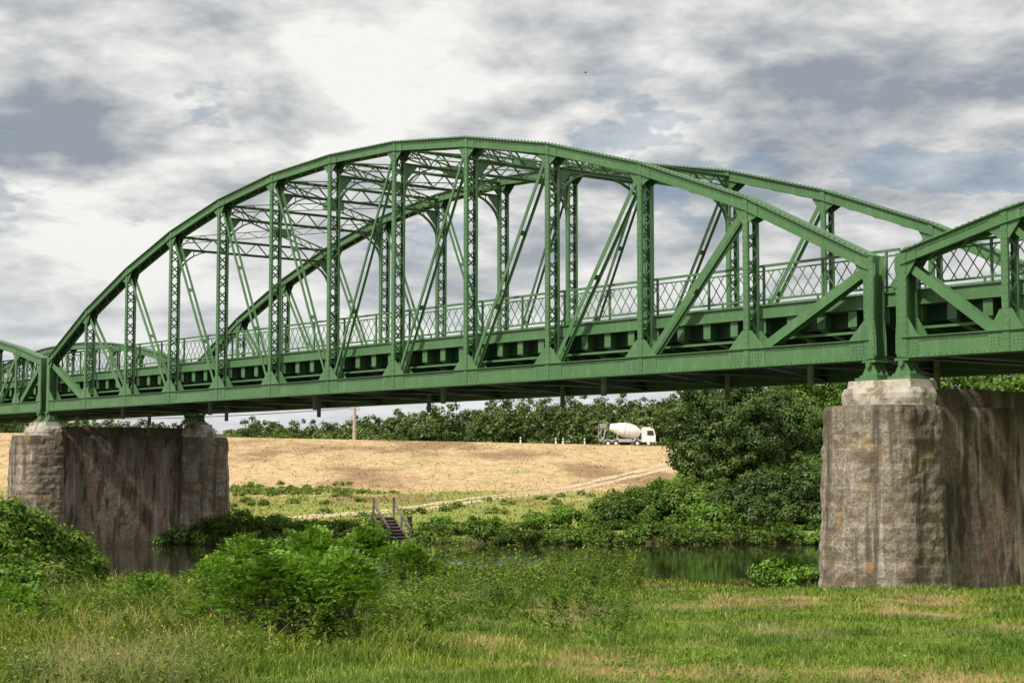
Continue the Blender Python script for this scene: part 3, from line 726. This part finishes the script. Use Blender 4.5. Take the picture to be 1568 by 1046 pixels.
# wooden stairs: two stringers, broad treads facing the river, sloping handrails
root=empty('wooden_stairs');mb=MB()
a=Vector((P2(588,83),83.2,-2.55));b=Vector((P2(612,80),80.4,-3.70));wd=Vector((.92,.25,0)).normalized()*.5
for sd in(-1,1):
    mb.beam(a+wd*sd,b+wd*sd,.08,.28,(1,0,0))
    h1=a+wd*sd+Vector((0,.1,.75));h2=b+wd*sd+Vector((0,0,.75));mb.beam(h1,h2,.11,.08,(1,0,0))
    for u in(0,.5,1):
        q=a+(b-a)*u+wd*sd;mb.beam(q-UP*.6,q+UP*(.75 if u else 1.0),.11,.11,(1,0,0))
for k in range(8):
    q=a+(b-a)*((k+.4)/8)+UP*.10;mb.beam(q-wd*.96,q+wd*.96,.30,.05,(0,1,0))
    mb.beam(q-wd*.95-UP*.09,q+wd*.95-UP*.09,.03,.12,(0,1,0))
mb.obj('stair_flight',[M['wood']],root)
X,Y=P2(628,86),86;z=gz(X,Y);mb=MB();mb.tube([(X,Y,z-.1),(X,Y,z+.45),(X,Y,z+.5)],[.13,.13,.09],10,0);mb.tube([(X,Y,z+.5),(X,Y,z+.6)],[.16,.14],10,0)
mb.obj('mooring_bollard',[M['tyre']])
def bird(px,py,Y):
    X=P2(px,Y);Z=(713-py)/2600*Y;mb=MB();c=Vector((X,Y,Z))
    mb.tube([c+Vector((-.22,0,.02)),c+Vector((-.1,0,.02)),c+Vector((.05,0,0)),c+Vector((.2,0,-.04)),c+Vector((.3,0,-.05))],[.01,.06,.07,.04,.01],7)
    for sd in(-1,1):
        q=[c+Vector((.08,sd*.05,.04)),c+Vector((-.08,sd*.05,.04)),c+Vector((-.05,sd*.35,.2)),c+Vector((.05,sd*.35,.2)),c+Vector((.12,sd*.62,.1))]
        mb.add(q,[(0,1,2,3),(3,2,4)])
    mb.obj('flying_bird',[M['tyre']])
bird(898,105,260)
# ------------------------------------------------------------------ world
w=bpy.data.worlds.new('World');scene.world=w;w.use_nodes=True;nt=w.node_tree;nt.nodes.clear();t=NT(nt);t.dim='2D'
sd=Vector((-.62,-.62,0)).normalized();el=math.radians(48);sdir=Vector((sd.x*math.cos(el),sd.y*math.cos(el),math.sin(el)))
sky=t.n('ShaderNodeTexSky',sky_type='NISHITA');sky.sun_disc=False;sky.sun_elevation=el;sky.sun_rotation=math.atan2(sd.x,sd.y)
gen=t.n('ShaderNodeTexCoord').outputs['Generated'];X,Y,Z=t.sep(gen)[:3]
zc=t.math('ADD',t.math('MAXIMUM',Z,0),.24)
cb=t.n('ShaderNodeCombineXYZ');t.set(cb,0,t.math('DIVIDE',X,zc));t.set(cb,1,t.math('DIVIDE',Y,zc));cv=cb.outputs[0]
wn=t.n('ShaderNodeTexNoise',noise_dimensions='2D');t.set(wn,'Vector',cv);t.set(wn,'Scale',5.0);t.set(wn,'Detail',4);t.set(wn,'Roughness',.6)
wv_=t.n('ShaderNodeVectorMath',operation='MULTIPLY_ADD');t.set(wv_,0,wn.outputs['Color']);wv_.inputs[1].default_value=(.35,.35,0);t.set(wv_,2,cv)
vo=t.n('ShaderNodeTexVoronoi',voronoi_dimensions='2D',feature='F1');t.set(vo,'Vector',wv_.outputs[0]);t.set(vo,'Scale',7.0)
puff=t.math('SUBTRACT',.42,vo.outputs['Distance'])
n1=t.noise(cv,4.0,7,.58,.1);n2=t.noise(cv,1.3,3,.5)
f=t.math('ADD',t.math('MULTIPLY',n1,.58),t.math('ADD',t.math('MULTIPLY',n2,.42),t.math('MULTIPLY',puff,.13)))
f=t.math('ADD',f,.005)
dx=t.math('DIVIDE',t.math('ADD',X,.27),.11);dz=t.math('DIVIDE',t.math('SUBTRACT',Z,.185),.032)
rr=t.math('ADD',t.math('MULTIPLY',dx,dx),t.math('MULTIPLY',dz,dz));gs=t.math('EXPONENT',t.math('MULTIPLY',rr,-1))
f=t.math('SUBTRACT',f,t.math('MULTIPLY',gs,.13))
col=t.ramp(f,[(.36,(3.1,3.5,4.0)),(.44,(4.9,5.15,5.4)),(.51,(6.9,6.95,6.9)),(.60,(9.3,9.2,8.9))])
hz=t.math('SUBTRACT',1,t.sstep(.0,.17,Z));col=t.mix(t.math('MULTIPLY',hz,.7),col,(7.4,7.55,7.6))
hole=t.math('MULTIPLY',t.sstep(.56,.62,t.noise(cv,3.2,5,.6)),t.math('MULTIPLY',t.sstep(.09,.15,Z),t.math('SUBTRACT',1,t.sstep(.2,.25,Z))))
skc=t.mix(1,sky.outputs[0],(.75,.77,.8),'MULTIPLY')
col=t.mix(t.math('MULTIPLY',hole,.45),col,skc)
bg=t.n('ShaderNodeBackground');t.set(bg,0,col);t.set(bg,1,.1);o=t.n('ShaderNodeOutputWorld');nt.links.new(bg.outputs[0],o.inputs[0])
L=bpy.data.lights.new('sun','SUN');L.energy=4.2;L.angle=math.radians(3);L.color=(1,.95,.86)
lo=bpy.data.objects.new('sun',L);lo.rotation_euler=(-sdir).to_track_quat('-Z','Y').to_euler();link(lo)
cam=bpy.data.cameras.new('camera');cam.lens=59.7;cam.sensor_width=36;cam.clip_end=12000;cam.clip_start=.1
co=bpy.data.objects.new('camera',cam);co.rotation_euler=(math.radians(90+4.18),0,0);link(co);scene.camera=co
scene.view_settings.view_transform='Standard';scene.view_settings.look='None';scene.view_settings.exposure=0
print('faces',sum(len(o.data.polygons) for o in bpy.data.objects if o.type=='MESH'))
